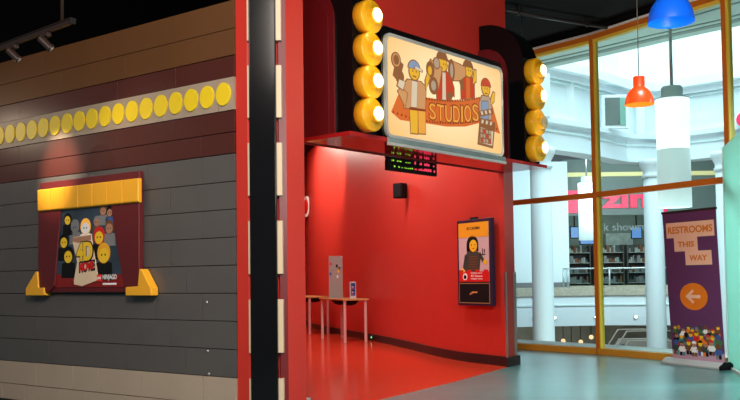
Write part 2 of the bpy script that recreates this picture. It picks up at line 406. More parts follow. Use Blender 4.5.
# ------------------------------------------------------------------ canopy, marquee fins and sign
t = thing('entrance_canopy', 'glossy red canopy slab projecting under the lit marquee sign', 'canopy', WW(0,2.615), WRZ)
MB().box(0, 3.86, -.66, .0, 0, .04, 'red_gloss').build('soffit', t)
MB().box(0, 3.86, .0, .03, -.012, .039, 'red_mid').build('rear_lip', t)
def fin(s, name_label, lit):
    R = .60; D = .66; W = .36; H0, H1 = 2.656, 4.50
    t = thing('marquee_fin', name_label, 'marquee fin', WW(s,H0), WRZ, 'black marquee fins beside the sign')
    def prof(d, top, r, z0=0.):
        P = [(0,z0),(-d,z0),(-d,top-r)]
        P += [(-d+r-r*math.cos(PI/2*i/12), top-r+r*math.sin(PI/2*i/12)) for i in range(1,13)]
        if d > r: P.append((0,top))
        return P
    MB().side(prof(D,H1-H0,R), 0, W, 'black').build('fin_body', t, bevel=.004)
    MB().side(prof(.43,H1-H0-.33,.34), -.025, -.001, 'red_dark').build('side_panel', t)
    MB().side(prof(.36,H1-H0-.41,.28), -.033, -.0255, 'red_dark').build('side_inset', t)
    for k in range(4):
        z = .172+.328*k
        sd = MB().lathe([(.155,0),(.168,.01),(.168,.115),(.160,.125),(.088,.127),(.085,.131),(.085,.185),(.078,.193)], 'stud', (.165,-D,z), 'y', 32).build('stud', t)
        on = lit[k]
        MB().lathe([(.070,.1931),(.066,.202),(.04,.211),(.0,.215)], 'bulb' if on else 'bulb_off', (.165,-D,z), 'y', 24).build('bulb', sd)
    for k in range(4):
        if lit[k]:
            q = Vector(WW(s+.165,H0+.172+.328*k,.66+.27)); light('POINT', q, (0,0,0), 2.2, (1,.78,.42), .03)
    return t
fin(.05, 'black marquee fin with four glowing yellow studs left of the sign', (1,1,1,1))
fin(3.31, 'black marquee fin with curved top and yellow studs right of the sign, one unlit', (1,0,1,1))

SX = 1.675
sg = thing('marquee_sign', 'lit cream marquee sign with toy film crew and STUDIOS lettering over the entrance', 'sign', WW(SX,2.656), WRZ)
F = -.66
MB().plate(rrect(-1.155,1.155,.0,1.165,.06), F+.02, -.005, 'black').build('sign_box', sg)
fr = MB(); o_ = rrect(-1.125,1.125,.0,1.095,.09); i_ = rrect(-1.092,1.092,.033,1.062,.07); n = len(o_)
V = [(x,F-.012,z) for x,z in o_]+[(x,F-.012,z) for x,z in i_]+[(x,F+.03,z) for x,z in o_]+[(x,F+.03,z) for x,z in i_]
fr.raw(V, [q for k in range(n) for q in ((k,(k+1)%n,n+(k+1)%n,n+k),(2*n+k,2*n+(k+1)%n,(k+1)%n,k),(n+k,n+(k+1)%n,3*n+(k+1)%n,3*n+k))], 'silver'); fr.build('sign_frame', sg)
MB().plate(i_, F, F+.012, 's_back').build('sign_panel', sg)
MB().box(-1.12,1.12,F-.045,F-.014,-.085,-.055,'silver').box(-1.12,1.12,F-.035,F-.016,-.055,.0,'tray_glass').build('ledge', sg)
Y = F-.001
def P3(mb, pts, m, k): mb.plate(pts, Y-.0012*(k+1), Y, m)
# orange film banner
b = MB()
P3(b, [(-.912,.466),(-.708,.464),(-.679,.211),(-.884,.206),(-1.032,.271)], 's_orange', 0)
P3(b, [(.718,.60),(.905,.60),(1.057,.281),(.837,.304),(.71,.33)], 's_orange', 0)
P3(b, [(-.45,.51),(-.052,.53),(.323,.585),(.66,.675),(.65,.37),(.314,.28),(-.06,.235),(-.46,.225)], 's_orange', 2)
for k in range(22):
    u = k/21; x = -.42+u*1.03
    zt = .495+.16*u**1.6; zb = .25+.135*u**1.6
    P3(b, [(x-.012,zt-.012),(x+.012,zt-.012),(x+.012,zt+.012),(x-.012,zt+.012)], 's_dkorange', 3)
    P3(b, [(x-.012,zb-.012),(x+.012,zb-.012),(x+.012,zb+.012),(x-.012,zb+.012)], 's_dkorange', 3)
for k in range(5):
    x = -1.0+.07*k; P3(b, [(x-.01,.262-.006*k),(x+.012,.262-.006*k),(x+.012,.284-.006*k),(x-.01,.284-.006*k)], 's_dkorange', 3)
    x = .74+.06*k; P3(b, [(x-.01,.335-.004*k),(x+.012,.335-.004*k),(x+.012,.357-.004*k),(x-.01,.357-.004*k)], 's_dkorange', 3)
b.build('film_banner', sg)
for ch, x0, x1, z0, h in (('S',-.375,-.26,.283,.175),('T',-.235,-.105,.285,.18),('U',-.08,.045,.292,.183),('D',.072,.20,.305,.186),('I',.23,.265,.323,.188),('O',.293,.43,.34,.192),('S',.46,.585,.37,.195)):
    q = text(ch,'lettering',x0-.014,x1+.014,z0-.014,z0+h+.014,Y-.005,'s_dkorange',sg,.001,bold=.03)
    text(ch,'lettering_face',x0,x1,z0,z0+h,Y-.0065,'s_letter',q,.001)
def fig(parts):
    b = MB()
    for k, (m, pts) in enumerate(parts):
        if m not in ('s_brown',) or len(pts) > 8:
            cx = sum(p[0] for p in pts)/len(pts); cz = sum(p[1] for p in pts)/len(pts)
            g = []
            for x, z in pts:
                d = math.hypot(x-cx,z-cz) or 1; g.append((x+(x-cx)/d*.014, z+(z-cz)/d*.014))
            P3(b, g, 's_brown', 2.9+k*.25)
        P3(b, pts, m, 3+k*.25)
    return b.build('crew_figure', sg)
Q = lambda x0,x1,z0,z1: [(x0,z0),(x1,z0),(x1,z1),(x0,z1)]
fig([('s_tan',[(-.82,.345),(-.45,.365),(-.43,.62),(-.52,.665),(-.75,.655),(-.83,.58)]),('s_pale',[(-.70,.37),(-.60,.375),(-.58,.655),(-.68,.655)]),('s_tan',[(-.80,.36),(-.92,.50),(-.86,.56),(-.76,.50)]),
     ('s_yellow',[(-.71,.09),(-.59,.095),(-.585,.345),(-.72,.345)]),('s_letter',[(-.575,.10),(-.45,.11),(-.45,.36),(-.575,.35)]),('s_dkorange',[(-.72,.335),(-.45,.352),(-.45,.375),(-.72,.36)]),
     ('s_yellow',ell(-.635,.755,.085,.085)),('s_blue',ell(-.635,.79,.10,.085,12,0,PI)),('s_pale',[(-.62,.79),(-.50,.775),(-.50,.80),(-.62,.82)]),
     ('s_brown',Q(-.67,-.655,.75,.775)),('s_brown',Q(-.61,-.595,.75,.775)),('s_brown',[(-.67,.715),(-.60,.71),(-.61,.695),(-.66,.70)]),
     ('s_brown',[(-1.00,.66),(-.90,.60),(-.82,.80),(-.94,.86)]),('s_tan',ell(-.945,.83,.065,.07)),('s_brown',ell(-.945,.83,.035,.04)),('s_brown',ell(-.885,.66,.055,.06)),
     ('s_yellow',[(-.44,.60),(-.39,.68),(-.345,.80),(-.385,.82),(-.44,.70)]),('s_yellow',ell(-.36,.815,.035,.05)),('s_pale',[(-.93,.56),(-.84,.53),(-.80,.62),(-.90,.63)])])
fig([('s_red',[(-.23,.52),(.04,.545),(.03,.80),(-.04,.86),(-.18,.84),(-.24,.76)]),('s_pale',[(-.13,.53),(-.06,.535),(-.06,.84),(-.12,.84)]),('s_yellow',ell(-.115,.93,.085,.08)),('s_brown',ell(-.12,.985,.095,.085,12,0,PI)),('s_brown',[(-.03,.98),(.05,.955),(.05,.98),(-.03,1.01)]),
     ('s_brown',Q(-.10,-.088,.92,.945)),('s_brown',Q(-.06,-.048,.92,.945)),('s_tan',[(-.42,.72),(-.20,.64),(-.13,.88),(-.34,.94)]),('s_brown',ell(-.345,.83,.06,.08)),('s_tan',ell(-.345,.83,.035,.045)),('s_brown',ell(-.29,.66,.07,.085)),('s_grey',ell(-.295,.66,.045,.055)),('s_grey',ell(-.23,.92,.05,.055)),
     ('s_red',[(.0,.76),(.06,.62),(.10,.60),(.09,.70),(.03,.82)]),('s_brown',[(-.05,.55),(.04,.55),(.07,.59),(.05,.64),(-.04,.62)])])
fig([('s_red',[(.24,.59),(.51,.645),(.51,.82),(.45,.875),(.30,.86),(.24,.77)]),('s_orange',[(.34,.60),(.42,.62),(.42,.86),(.34,.86)]),('s_yellow',ell(.395,.945,.08,.075)),('s_brown',ell(.39,.985,.09,.075,12,0,PI)),('s_brown',[(.44,.985),(.50,.97),(.50,.99),(.44,1.01)]),
     ('s_brown',Q(.385,.397,.935,.96)),('s_brown',Q(.43,.442,.935,.96)),('s_tan',[(.03,.77),(.22,.80),(.33,.87),(.33,.97),(.22,.98),(.06,1.0)]),('s_brown',ell(.055,.885,.05,.12)),('s_grey',ell(.055,.885,.03,.085)),('s_brown',[(.20,.80),(.25,.70),(.30,.70),(.28,.82)]),('s_yellow',[(.48,.80),(.55,.84),(.555,.97),(.515,.97),(.49,.88)])])
fig([('s_grey',[(.615,.40),(.86,.43),(.875,.63),(.81,.70),(.67,.69),(.61,.60)]),('s_yellow',[(.85,.60),(.93,.66),(.95,.76),(.91,.77),(.87,.70)]),('s_blue',[(.66,.41),(.80,.43),(.80,.64),(.66,.62)]),('s_yellow',ell(.755,.785,.08,.08)),('s_red',ell(.76,.82,.095,.085,12,0,PI)),('s_red',[(.66,.81),(.74,.815),(.74,.84),(.68,.84)]),
     ('s_brown',Q(.73,.742,.775,.80)),('s_brown',Q(.775,.787,.775,.80)),('s_brown',[(.73,.735),(.79,.74),(.78,.725),(.74,.72)]),
     ('s_brown',[(.56,.10),(.885,.085),(.93,.33),(.605,.36)]),('s_pale',[(.60,.13),(.865,.115),(.895,.29),(.625,.31)]),
     ]+[('s_red' if (i+j)%3 == 0 else 's_grey',Q(.62+.058*i,.66+.058*i,.14+.055*j,.18+.055*j)) for i in range(4) for j in range(3)]+
     [('s_brown',[(.60,.355),(.93,.33),(.93,.40),(.60,.425)]),('s_brown',[(.60,.43),(.90,.50),(.88,.57),(.58,.49)])]+
     [('s_pale',[(.63+.09*i,.36),(.67+.09*i,.357),(.69+.09*i,.40),(.65+.09*i,.405)]) for i in range(3)]+[('s_pale',[(.64+.085*i,.455+.02*i),(.68+.085*i,.465+.02*i),(.66+.085*i,.505+.02*i),(.62+.085*i,.495+.02*i)]) for i in range(3)])

# LED ticker board hanging behind the lip
tk = thing('led_ticker_board', 'black LED ticker board with green and red text under the canopy', 'display', WW(1.90,2.45), WRZ)
MB().box(-.48,.48,.035,.075,0,.172,'black_matte').build('housing', tk, bevel=.004)
for x in (-.45,.44): MB().box(x,x+.01,.04,.05,.172,.19,'pipe').build('hanger', tk)
rg = random.Random(3)
for row, z in enumerate((.112,.045)):
    x = -.40
    while x < -.02:
        w_ = rg.choice((.012,.02,.028))
        h_ = rg.choice((.012,.02,.026))
        if rg.random() < .6: MB().box(x,x+w_*.8,.033,.035,z,z+h_*.7,'led_g').build('green_lettering', tk)
        x += w_+.012
    x = .03
    while x < .43:
        w_ = rg.choice((.018,.03,.03))
        if rg.random() < .7: MB().box(x,x+w_*.8,.033,.035,z-.002,z+rg.choice((.015,.024,.03)),'led_r').build('red_lettering', tk)
        x += w_+.008

# ------------------------------------------------------------------ curtain framed poster on the left wall
cp = thing('curtain_poster_display', 'film poster framed by maroon curtain boards and a yellow valance on the brick wall', 'poster display', LW(1.475,1.085), LRZ)
MB().box(-.735,.715,-.05,-.002,.03,1.065,'maroon_fab').build('back_board', cp, bevel=.004)
MB().plate([(-.725,.80),(-.37,.80),(-.41,.55),(-.465,.09),(-.56,.03),(-.725,.03)],-.070,-.051,'maroon_fab').build('curtain', cp, bevel=.006)
MB().plate([(.735,.80),(.355,.80),(.41,.55),(.53,.09),(.62,.03),(.735,.03)],-.070,-.051,'maroon_fab').build('curtain', cp, bevel=.006)
va = MB()
for k in range(7):
    x0 = -.705+k*.2085
    va.side([(-.080,.79),(-.092,.80),(-.095,.995),(-.05,1.000),(-.05,.79)], x0+.0015, x0+.207, 'val_y')
va.build('valance', cp, bevel=.008)
MB().plate([(-.905,.0),(-.61,.0),(-.61,.072),(-.70,.075),(-.715,.225),(-.745,.225),(-.905,.065)],-.085,-.005,'val_y').build('curtain_foot', cp, bevel=.006)
MB().plate([(.575,.0),(.905,.0),(.905,.060),(.78,.225),(.755,.225),(.735,.08),(.575,.072)],-.085,-.005,'val_y').build('curtain_foot', cp, bevel=.006)
Yp = -.0515
po = MB(); po.plate([(-.43,.80),(.40,.80),(.575,.075),(-.50,.075)], Yp-.004, Yp, 'poster_bg')
po = po.build('poster', cp)
def pl(b, pts, m, k): b.plate(pts, Yp-.005-.001*k, Yp-.004, m)
b = MB(); pl(b, [(-.49,.075),(.55,.075),(.525,.185),(-.475,.195)], 'poster_red', 0); b.build('red_ground', po)
def pfig(x, z, r, hair, body, face='p_yellow', bw=1.5):
    b = MB()
    pl(b, [(x-r*bw,z-r*3.0),(x+r*bw,z-r*3.0),(x+r*bw*.9,z-r*1.1),(x,z-r*.8),(x-r*bw*.9,z-r*1.1)], body, 2)
    pl(b, ell(x,z,r*1.12,r*1.15), hair, 3); pl(b, ell(x,z-r*.25,r*.85,r*.8), face, 4)
    pl(b, Q(x-r*.4,x-r*.2,z-r*.3,z-r*.1), 'p_black', 5); pl(b, Q(x+r*.2,x+r*.4,z-r*.3,z-r*.1), 'p_black', 5)
    b.build('printed_figure', po)
for a in ((.238,.755,.045,'p_brown','p_grey','p_skin'),(.33,.735,.042,'p_black','p_blue','p_skin'),(.15,.66,.042,'p_grey','p_brown','p_skin'),(.325,.60,.055,'p_brown','p_grey','p_skin'),
          (-.28,.70,.05,'p_black','p_black','p_yellow'),(-.17,.63,.055,'p_grey','p_grey','p_grey'),(-.015,.62,.065,'s_letter','p_white','p_white'),
          (-.335,.50,.06,'p_black','p_black','p_yellow'),(-.27,.37,.07,'p_black','p_black','p_yellow'),(.18,.53,.07,'p_red','p_black','p_yellow'),(.245,.375,.08,'val_y','p_black','p_yellow')): pfig(*a)
sb_ = MB()
pl(sb_, [(-.20,.49),(-.19,.53),(.075,.545),(.08,.50),(.17,.17),(.16,.135),(-.06,.085),(-.175,.10),(-.18,.135),(-.13,.30)], 'scroll', 7)
pl(sb_, [(-.20,.49),(-.19,.525),(.075,.54),(.08,.50),(-.10,.475)], 'p_skin', 8)
sb_.build('parchment', po)
for s_, x0, x1, z0, z1, mm, sh in (('4D',-.135,.095,.305,.475,'p_yellow',.05),('MOVIE',-.09,.115,.215,.29,'p_red',.10)):
    q = text(s_,'lettering',x0-.012,x1+.016,z0-.016,z1+.010,Yp-.0125,'p_black',po,.001,slope=sh,bold=.07)
    text(s_,'lettering_face',x0,x1,z0,z1,Yp-.0140,mm,q,.001,slope=sh,bold=.045)
b = MB(); pl(b, Q(.160,.218,.125,.185), 'logo_red', 9); lg = b.build('logo_square', po)
text('LEGO','logo_text',.165,.213,.144,.166,Yp-.0142,'p_white',lg,.001,bold=.03)
text('NINJAGO','lettering',.232,.425,.128,.185,Yp-.0082,'p_white',po,.001,bold=.02)
b = MB()
for k in range(9): pl(b, Q(.232+.0215*k,.249+.0215*k,.094,.110), 'p_white', 3)
b.build('subtitle_strip', po)

# ------------------------------------------------------------------ hall: tables and what stands on them
U = Vector((-.36,.933)).normalized(); V2 = Vector((U.y,-U.x)); TRZ = math.atan2(V2.y, V2.x)   # local x = V2 (towards wall), local y = U (into hall)
def table(label, loc):
    t = thing('hall_table', label, 'table', loc, TRZ, 'tables along the red hall wall')
    MB().plate(rrect(-.02,.50,.80,.83,.008),-.03,1.46,'wood').build('tabletop', t)
    for x, y in ((.03,.03),(.45,.03),(.03,1.40),(.45,1.40)):
        MB().lathe([(.026,0),(.030,.015),(.030,.78),(.038,.80)], 'leg', (x,y,0), n=14).build('leg', t)
    for y in (.36,.86):
        MB().lathe([(.05,0),(.12,.02),(.175,.075),(.19,.10)], 'black_matte', (.24,y,.698), n=20).build('under_tray', t)
    return t
T1 = (-.51,16.98,0); T2 = (-1.48,20.15,0)
tb = table('pale wooden table with white legs nearer the entrance, holding the grey pegboard', T1)
def tpt(T, x, y, z=.83): return (T[0]+V2.x*x+U.x*y, T[1]+V2.y*x+U.y*y, z)
T2b = dup(tb, (-1.36,19.75,0), TRZ, 'pale wooden table deeper in the hall, half hidden behind the column')
T2 = (-1.36,19.75,0)
pg = thing('pegboard_stand', 'tall grey pegboard standing on the nearer hall table', 'display board', tpt(T1,.24,1.15), math.radians(20))
MB().box(-.145,.145,-.012,.012,0,.84,'peg').build('board', pg, bevel=.003)
MB().box(-.145,.145,-.06,.06,0,.008,'peg').build('foot', pg)
for r in range(3):
    for c in range(4): MB().tube([(-.10+.065*c,-.012,.78-.13*r),(-.10+.065*c,-.03,.78-.13*r)],.003,'steel',6).build('hook', pg)
pR = Matrix.Rotation(math.radians(20),3,'Z')
for (x, z, m, lb) in ((-.11,.70,'p_red','tiny red keyring tag at the top left of the pegboard'),(-.115,.50,'p_blue','tiny dark keyring tag at the left edge of the pegboard'),(.02,.66,'p_black','small black keyring at the middle of the pegboard'),(.05,.55,'p_yellow','small yellow keyring right of centre on the pegboard'),(.03,.44,'p_white','small pale keyring low on the pegboard'),(.075,.62,'p_brown','small brown keyring by the right edge of the pegboard')):
    q = pR @ Vector((x,-.022,z)); P0 = tpt(T1,.24,1.15)
    k = thing('keyring', lb, 'keyring', (P0[0]+q.x,P0[1]+q.y,P0[2]+q.z), math.radians(20), 'keyrings on the pegboard')
    MB().tube([(.010*math.cos(a*PI/5),0,.02+.010*math.sin(a*PI/5)) for a in range(11)],.002,'steel',6,False).build('ring', k)
    MB().plate(rrect(-.018,.018,-.045,.012,.006),-.004,.004,m).build('tag', k)
def holder(loc, lb):
    h = thing('card_holder', lb, 'sign holder', loc, math.radians(25), 'small card holders on the hall tables')
    MB().box(-.065,.065,-.004,.004,0,.32,'acrylic').box(-.065,.065,-.04,.04,0,.006,'acrylic').build('holder', h)
    c = MB().box(-.05,.05,-.007,-.005,.05,.30,'p_blue').build('card', h)
    d = MB()
    for k in range(6): d.box(-.04+.013*(k%3),-.012+.02*(k%3),-.009,-.0075,.07+.035*k,.095+.035*k,('p_red','p_lilac','p_black')[k%3])
    d.build('card_print', c)
    return h
h1 = holder(tpt(T1,.34,.42), 'small upright card holder on the nearer hall table')
dup(h1, tpt(T2,.06,.75), math.radians(25), 'small upright card holder on the far hall table beside the column')

# speaker on the hall wall
sp = thing('wall_speaker', 'small black speaker mounted high on the red hall wall', 'speaker', (.47,15.25,2.57), math.radians(-45))
MB().prism([(-.10,.0),(.10,.0),(.08,.17),(-.08,.17)],0,.255,'black_matte').build('cabinet', sp, bevel=.012)
MB().box(-.085,.085,-.010,-.001,.015,.24,'black_matte').build('grille', sp, bevel=.004)
MB().tube([(0,.165,.14),(0,.19,.14),(.0,.215,.14)],.018,'black_matte').build('bracket', sp)
MB().box(-.06,.06,.19,.215,.06,.22,'black_matte').build('wall_plate', sp)

# poster case on the hall wall
d = Vector((.41,-.70)).normalized(); prz = math.atan2(d.y,d.x)
pc = thing('poster_case', 'navy framed 4D cinema poster with black plaque below on the red wall', 'poster', (1.475,12.565,.81), prz)
MB().box(-.39,.39,-.035,.03,0,1.205,'navy').build('frame', pc, bevel=.006)
MB().box(-.345,.345,-.040,-.034,.335,1.16,'p_lilac').build('poster_sheet', pc)
b = MB().box(-.345,.345,-.0425,-.0402,.955,1.16,'val_y'); b.build('yellow_header', pc)
text('4D CINEMA','lettering',-.15,.16,1.06,1.10,-.043,'p_black',pc,.001,bold=.02)
b = MB().box(-.345,.345,-.0425,-.0402,.335,.475,'p_red')
for k in range(4): b.box(-.345+.19*k,-.245+.19*k,-.0425,-.0402,.475,.50,'p_red')
b.build('red_footer', pc)
for k, s_ in enumerate(('Collect your','4D Glasses','today here')): text(s_,'lettering',-.07,.20,.440-.040*k,.466-.040*k,-.043,'p_white',pc,.001,bold=.02)
b = MB(); b.plate(ell(-.20,.405,.055,.05),-.0440,-.0426,'p_white'); b.plate(ell(-.20,.40,.030,.03),-.0452,-.0442,'p_black'); b.build('round_badge', pc)
b = MB()
Z = lambda pts, m, k: b.plate(pts,-.0415-.001*k,-.0405,m)
Z([(-.20,.475),(.13,.475),(.17,.70),(.10,.755),(-.14,.755),(-.20,.68)],'p_dkgreen',0); Z([(-.26,.50),(-.20,.50),(-.15,.70),(-.20,.72)],'p_dkgreen',0); Z([(.12,.70),(.20,.60),(.26,.58),(.25,.63),(.15,.75)],'p_dkgreen',0)
for k in range(6): Z(Q(-.10,.10,.50+.035*k,.515+.035*k),'p_brown',2)
Z(ell(-.02,.86,.135,.115),'p_black',1); Z(Q(-.155,-.09,.755,.86),'p_black',1); Z(Q(.06,.115,.76,.86),'p_black',1); Z(ell(.0,.835,.09,.085),'p_yellow',2)
Z(Q(-.05,-.03,.84,.855),'p_black',3); Z(Q(.03,.05,.84,.855),'p_black',3); Z([(-.03,.80),(.04,.805),(.0,.785)],'p_red',3)
Z(ell(-.25,.49,.035,.035),'p_yellow',1); Z(ell(.26,.605,.045,.035),'p_yellow',1)
Z(Q(.19,.27,.70,.715),'p_black',1); Z(Q(.20,.215,.715,.79),'p_black',1); Z(Q(.24,.26,.73,.78),'p_black',1)
b.build('printed_figure', pc)
pq = MB().box(-.34,.34,-.040,-.034,.045,.305,'p_black').build('plaque', pc)
b = MB(); b.box(-.35,.35,-.0395,-.0355,.305,.316,'s_brown').box(-.35,.35,-.0395,-.0355,.034,.045,'s_brown').box(-.35,-.34,-.0395,-.0355,.034,.316,'s_brown').box(.34,.35,-.0395,-.0355,.034,.316,'s_brown'); b.build('plaque_trim', pq)
b = MB(); b.plate([(-.10,.15),(-.06,.155),(-.02,.175),(.08,.18),(.08,.20),(-.04,.20),(-.10,.17)],-.0425,-.0405,'p_skin'); b.plate(Q(-.045,.07,.18,.19),-.044,-.0426,'p_yellow'); b.build('gold_emblem', pq)
MB().box(-.09,.06,-.03,.01,1.205,1.235,'black_matte').build('top_clip', pc)

# round wall sign partly behind the column, green indicator
rs = thing('round_wall_sign', 'round white and red wall sign peeking out behind the column', 'sign', (-1.58,22.75,3.05), math.radians(-68))
MB().lathe([(.27,0),(.27,.03),(.25,.035)],'p_white',axis='y').build('disc', rs)
MB().lathe([(.19,.0355),(.19,.038),(.10,.039)],'p_red',axis='y').build('red_ring', rs)
gi = thing('indicator_light', 'tiny green indicator light on the black skirting below the table', 'light', (.03,17.38,.05), math.radians(-70))
MB().box(-.05,.05,-.03,0,0,.06,'base_black').build('housing', gi); MB().box(-.02,.02,-.034,-.030,.015,.045,'green_lamp').build('lens', gi)

# ------------------------------------------------------------------ track lights on the left
A = Vector((-2.98,7.25,3.12)); B = Vector((-2.16,6.53,3.12)); dr = (B-A).normalized(); trz = math.atan2(dr.y,dr.x)
tr = thing('lighting_track', 'bronze lighting track hanging from the dark ceiling at upper left', 'track', (A.x,A.y,A.z), trz)
L_ = (B-A).length
MB().box(-2.5,L_,-.016,.016,-.016,.016,'rail').box(-2.5,L_,-.024,.024,.016,.022,'rail').build('rail', tr)
MB().box(L_-.012,L_+.004,-.024,.024,-.022,.022,'black_matte').build('end_cap', tr)
for x in (L_-.15,-1.4): MB().tube([(x,0,.028),(x,0,5.08-A.z)],.013,'rail').build('suspension_rod', tr)
def head(x, lb, tilt, g=None):
    p = A+dr*x
    h = thing('track_spotlight', lb, 'spotlight', (p.x,p.y,p.z-.017), trz, 'spotlights on the track')
    MB().box(-.05,.05,-.02,.02,-.03,0,'rail').build('adapter', h)
    MB().tube([(0,0,-.03),(0,0,-.06)],.010,'rail').build('stem', h)
    c = Vector((0,0,-.075)); dv = Vector((.35,.62,-.70)).normalized()
    bd = MB().lathe([(.022,-.06),(.029,-.055),(.029,.04),(.034,.048),(.034,.062),(.028,.063)],'rail',n=18).build('lamp_body', h)
    bd.rotation_euler = dv.to_track_quat('Z','Y').to_euler(); bd.location = c
    MB().lathe([(.026,.0635),(.015,.066),(0,.067)],'silver',n=18).build('lens', bd)
    return p
h_a = head(.20, 'bronze track spotlight at the left edge of the photo', 0)
h_b = head(.70, 'bronze track spotlight near the end of the track, below its suspension rod', 0)

# ------------------------------------------------------------------ ceiling bits
o = tag(MB().tube([(0,0,0),(0,0,1.0)],.006,'pipe').build('hanging_cable'), 'thin dark cable hanging from the ceiling right of the entrance wall', 'cable'); place(o,(2.24,12.9,4.55)); o.scale = (1,1,.53)
cb = thing('ceiling_pipe', 'dark pipe under the black ceiling above the right marquee fin', 'pipe', (1.9,12.6,4.98), .5)
MB().tube([(-.1,0,0),(2.0,0,0)],.03,'pipe').build('pipe', cb)
for x in (.3,1.6): MB().box(x-.01,x+.01,-.035,.035,-.035,.10,'pipe').build('clamp', cb)

# pendants
def pendant(lb, loc, r, shade, inside, top):
    p = thing('pendant_lamp', lb, 'pendant lamp', loc, 0, 'dome pendant lamps')
    h = r*1.34
    prof = [(r,0),(r*.985,h*.10),(r*.93,h*.32),(r*.82,h*.53),(r*.66,h*.72),(r*.50,h*.84),(r*.42,h*.89),(r*.39,h*.92),(r*.39,h*1.42),(r*.37,h*1.45),(.012,h*1.46)]
    V = MB(); V.lathe(prof, shade, n=40).build('shade', p) if False else None
    def shell(pr, m, nm, off):
        b = MB(); n = 40; vs = []; fs = []
        for rr, hh in pr:
            for i in range(n): a = 2*PI*i/n; vs.append((rr*math.cos(a), rr*math.sin(a), hh))
        for j in range(len(pr)-1):
            for i in range(n): fs.append((j*n+i,j*n+(i+1)%n,(j+1)*n+(i+1)%n,(j+1)*n+i))
        b.raw(vs, fs, m, True); return b.build(nm, p)
    shell(prof, shade, 'shade', 0)
    shell([(r,0),(r*.975,.002),(r*.96,h*.10),(r*.90,h*.31),(r*.79,h*.51),(r*.62,h*.70),(r*.45,h*.82),(.0,h*.83)], inside, 'shade_lining', 0)
    MB().tube([(0,0,h*1.45),(0,0,top-loc[2])],.006,'cord').build('cord', p)
    MB().lathe([(.045,top-loc[2]-.03),(.05,top-loc[2])],'cord').build('ceiling_rose', p)
    MB().lathe([(0,h*.35),(.035,h*.40),(.045,h*.50),(.03,h*.62),(.02,h*.83)],'p_white').build('bulb', p)
    return p
pendant('orange dome pendant lamp hanging before the window', (3.217,10.6,3.225), .172, 'orange_shade', 'orange_in', 5.08)
pendant('large blue dome pendant lamp at the top edge of the photo', (2.475,7.25,3.255), .186, 'blue_shade', 'blue_in', 5.08)

# ------------------------------------------------------------------ windows
WZ = 4.93; TZ = 2.455
for i in range(3):
    a = Vector(WIN[i]); c = Vector(WIN[i+1]); L = (c-a).length; dd = (c-a).normalized(); rz = math.atan2(dd.y,dd.x)
    w = bpy.data.objects.new('window_%d' % (i+1), None); COL.objects.link(w); place(w,(a.x,a.y,0),rz); struct(w)
    k = .055
    f = MB().box(0,L,-k,k,0,.095,'lit_rail').box(0,L,-k,k,WZ-.055,WZ+.02,'orange_frame').box(L-.034,L+.032,-k,k,0,WZ+.02,'orange_frame')
    if i == 0: f.box(-.05,.05,-k,k,0,WZ,'orange_frame')
    f.build('frame', w)
    MB().box(.04,L-.042,-.045,.045,TZ-.042,TZ+.042,'orange_frame').build('transom', w)
    yb = MB()
    for z0, z1 in ((.095,TZ-.042),(TZ+.042,WZ-.055)):
        yb.box(.033,.058,-.04,.05,z0,z1,'yellow_frame').box(L-.050,L-.035,-.02,.05,z0,z1,'yellow_frame')
        if z1 > TZ+.2: yb.box(.06,L-.06,-.04,.05,z1-.045,z1,'yellow_frame')
    yb.build('glazing_bead', w)
    MB().box(-.05,L+.05,.06,.62,-.05,.10,'white').build('outer_ledge', w)
    for z0, z1 in ((.095,TZ-.042),(TZ+.042,WZ-.055)):
        MB().raw([(.05,.0,z0),(L-.05,.0,z0),(L-.05,.0,z1),(.05,.0,z1)],[(0,1,2,3)],'glass').build('pane', w)
    tm = struct(MB().box(-.02,L+.02,-.07,.08,WZ+.02,WZ+.055,'white').box(-.02,L+.02,-.03,.08,WZ+.055,5.08,'ceiling').build('trim_%d' % (i+1))); place(tm,(a.x,a.y,0),rz)

# partition at the right edge
pa, pb = Vector((4.645,11.70)), Vector((4.25,10.0)); L = (pb-pa).length; q = (pb-pa).normalized()
ps = thing('partition_screen', 'tall pale green screen at the right edge of the photo beside the banner', 'screen', (pa.x,pa.y,0), math.atan2(q.y,q.x))
MB().box(0,L,-.02,.02,.03,2.86,'frost').build('panel', ps)
MB().box(-.03,.0,-.03,.03,0,2.86,'frost_edge').build('edge_post', ps)
MB().box(0,L,-.05,.05,0,.03,'frost_edge').build('foot', ps)

# ------------------------------------------------------------------ roll-up banner
b0, b1 = Vector((4.03,12.33)), Vector((4.475,11.36)); bd = (b1-b0).normalized(); BL = (b1-b0).length; bm_ = (b0+b1)/2
bn = thing('rollup_banner', 'purple roll-up banner reading RESTROOMS THIS WAY standing by the window', 'banner', (bm_.x,bm_.y,0), math.atan2(bd.y,bd.x))
hw = BL/2
MB().side([(-.11,0),(.11,0),(.10,.03),(.03,.085),(-.03,.085),(-.115,.03)],-hw,hw-.03,'silver').build('cassette', bn, bevel=.006)
MB().side([(-.125,0),(.125,0),(.115,.045),(.035,.10),(-.035,.10),(-.125,.045)],hw-.03,hw+.015,'black').build('end_cap', bn, bevel=.006)
lean = .045
def bx(u, z): return (u - lean*z, z)
sheet = MB().plate([bx(-.41,.08),bx(.50,.08),bx(.50,2.04),bx(-.455,2.04)],-.008,-.002,'purple').build('banner_sheet', bn)
MB().plate([bx(-.465,2.035),bx(.51,2.035),bx(.51,2.065),bx(-.465,2.065)],-.015,.012,'pipe').build('top_bar', bn)
MB().tube([(0,.02,.08),(-lean*1.1,.05,1.1),(-lean*2.04,.012,2.04)],.010,'steel').build('support_pole', bn)
def bp(pts, m, k, name, par): return MB().plate([bx(*p) for p in pts],-.0095-.0012*k,-.008,m).build(name, par)
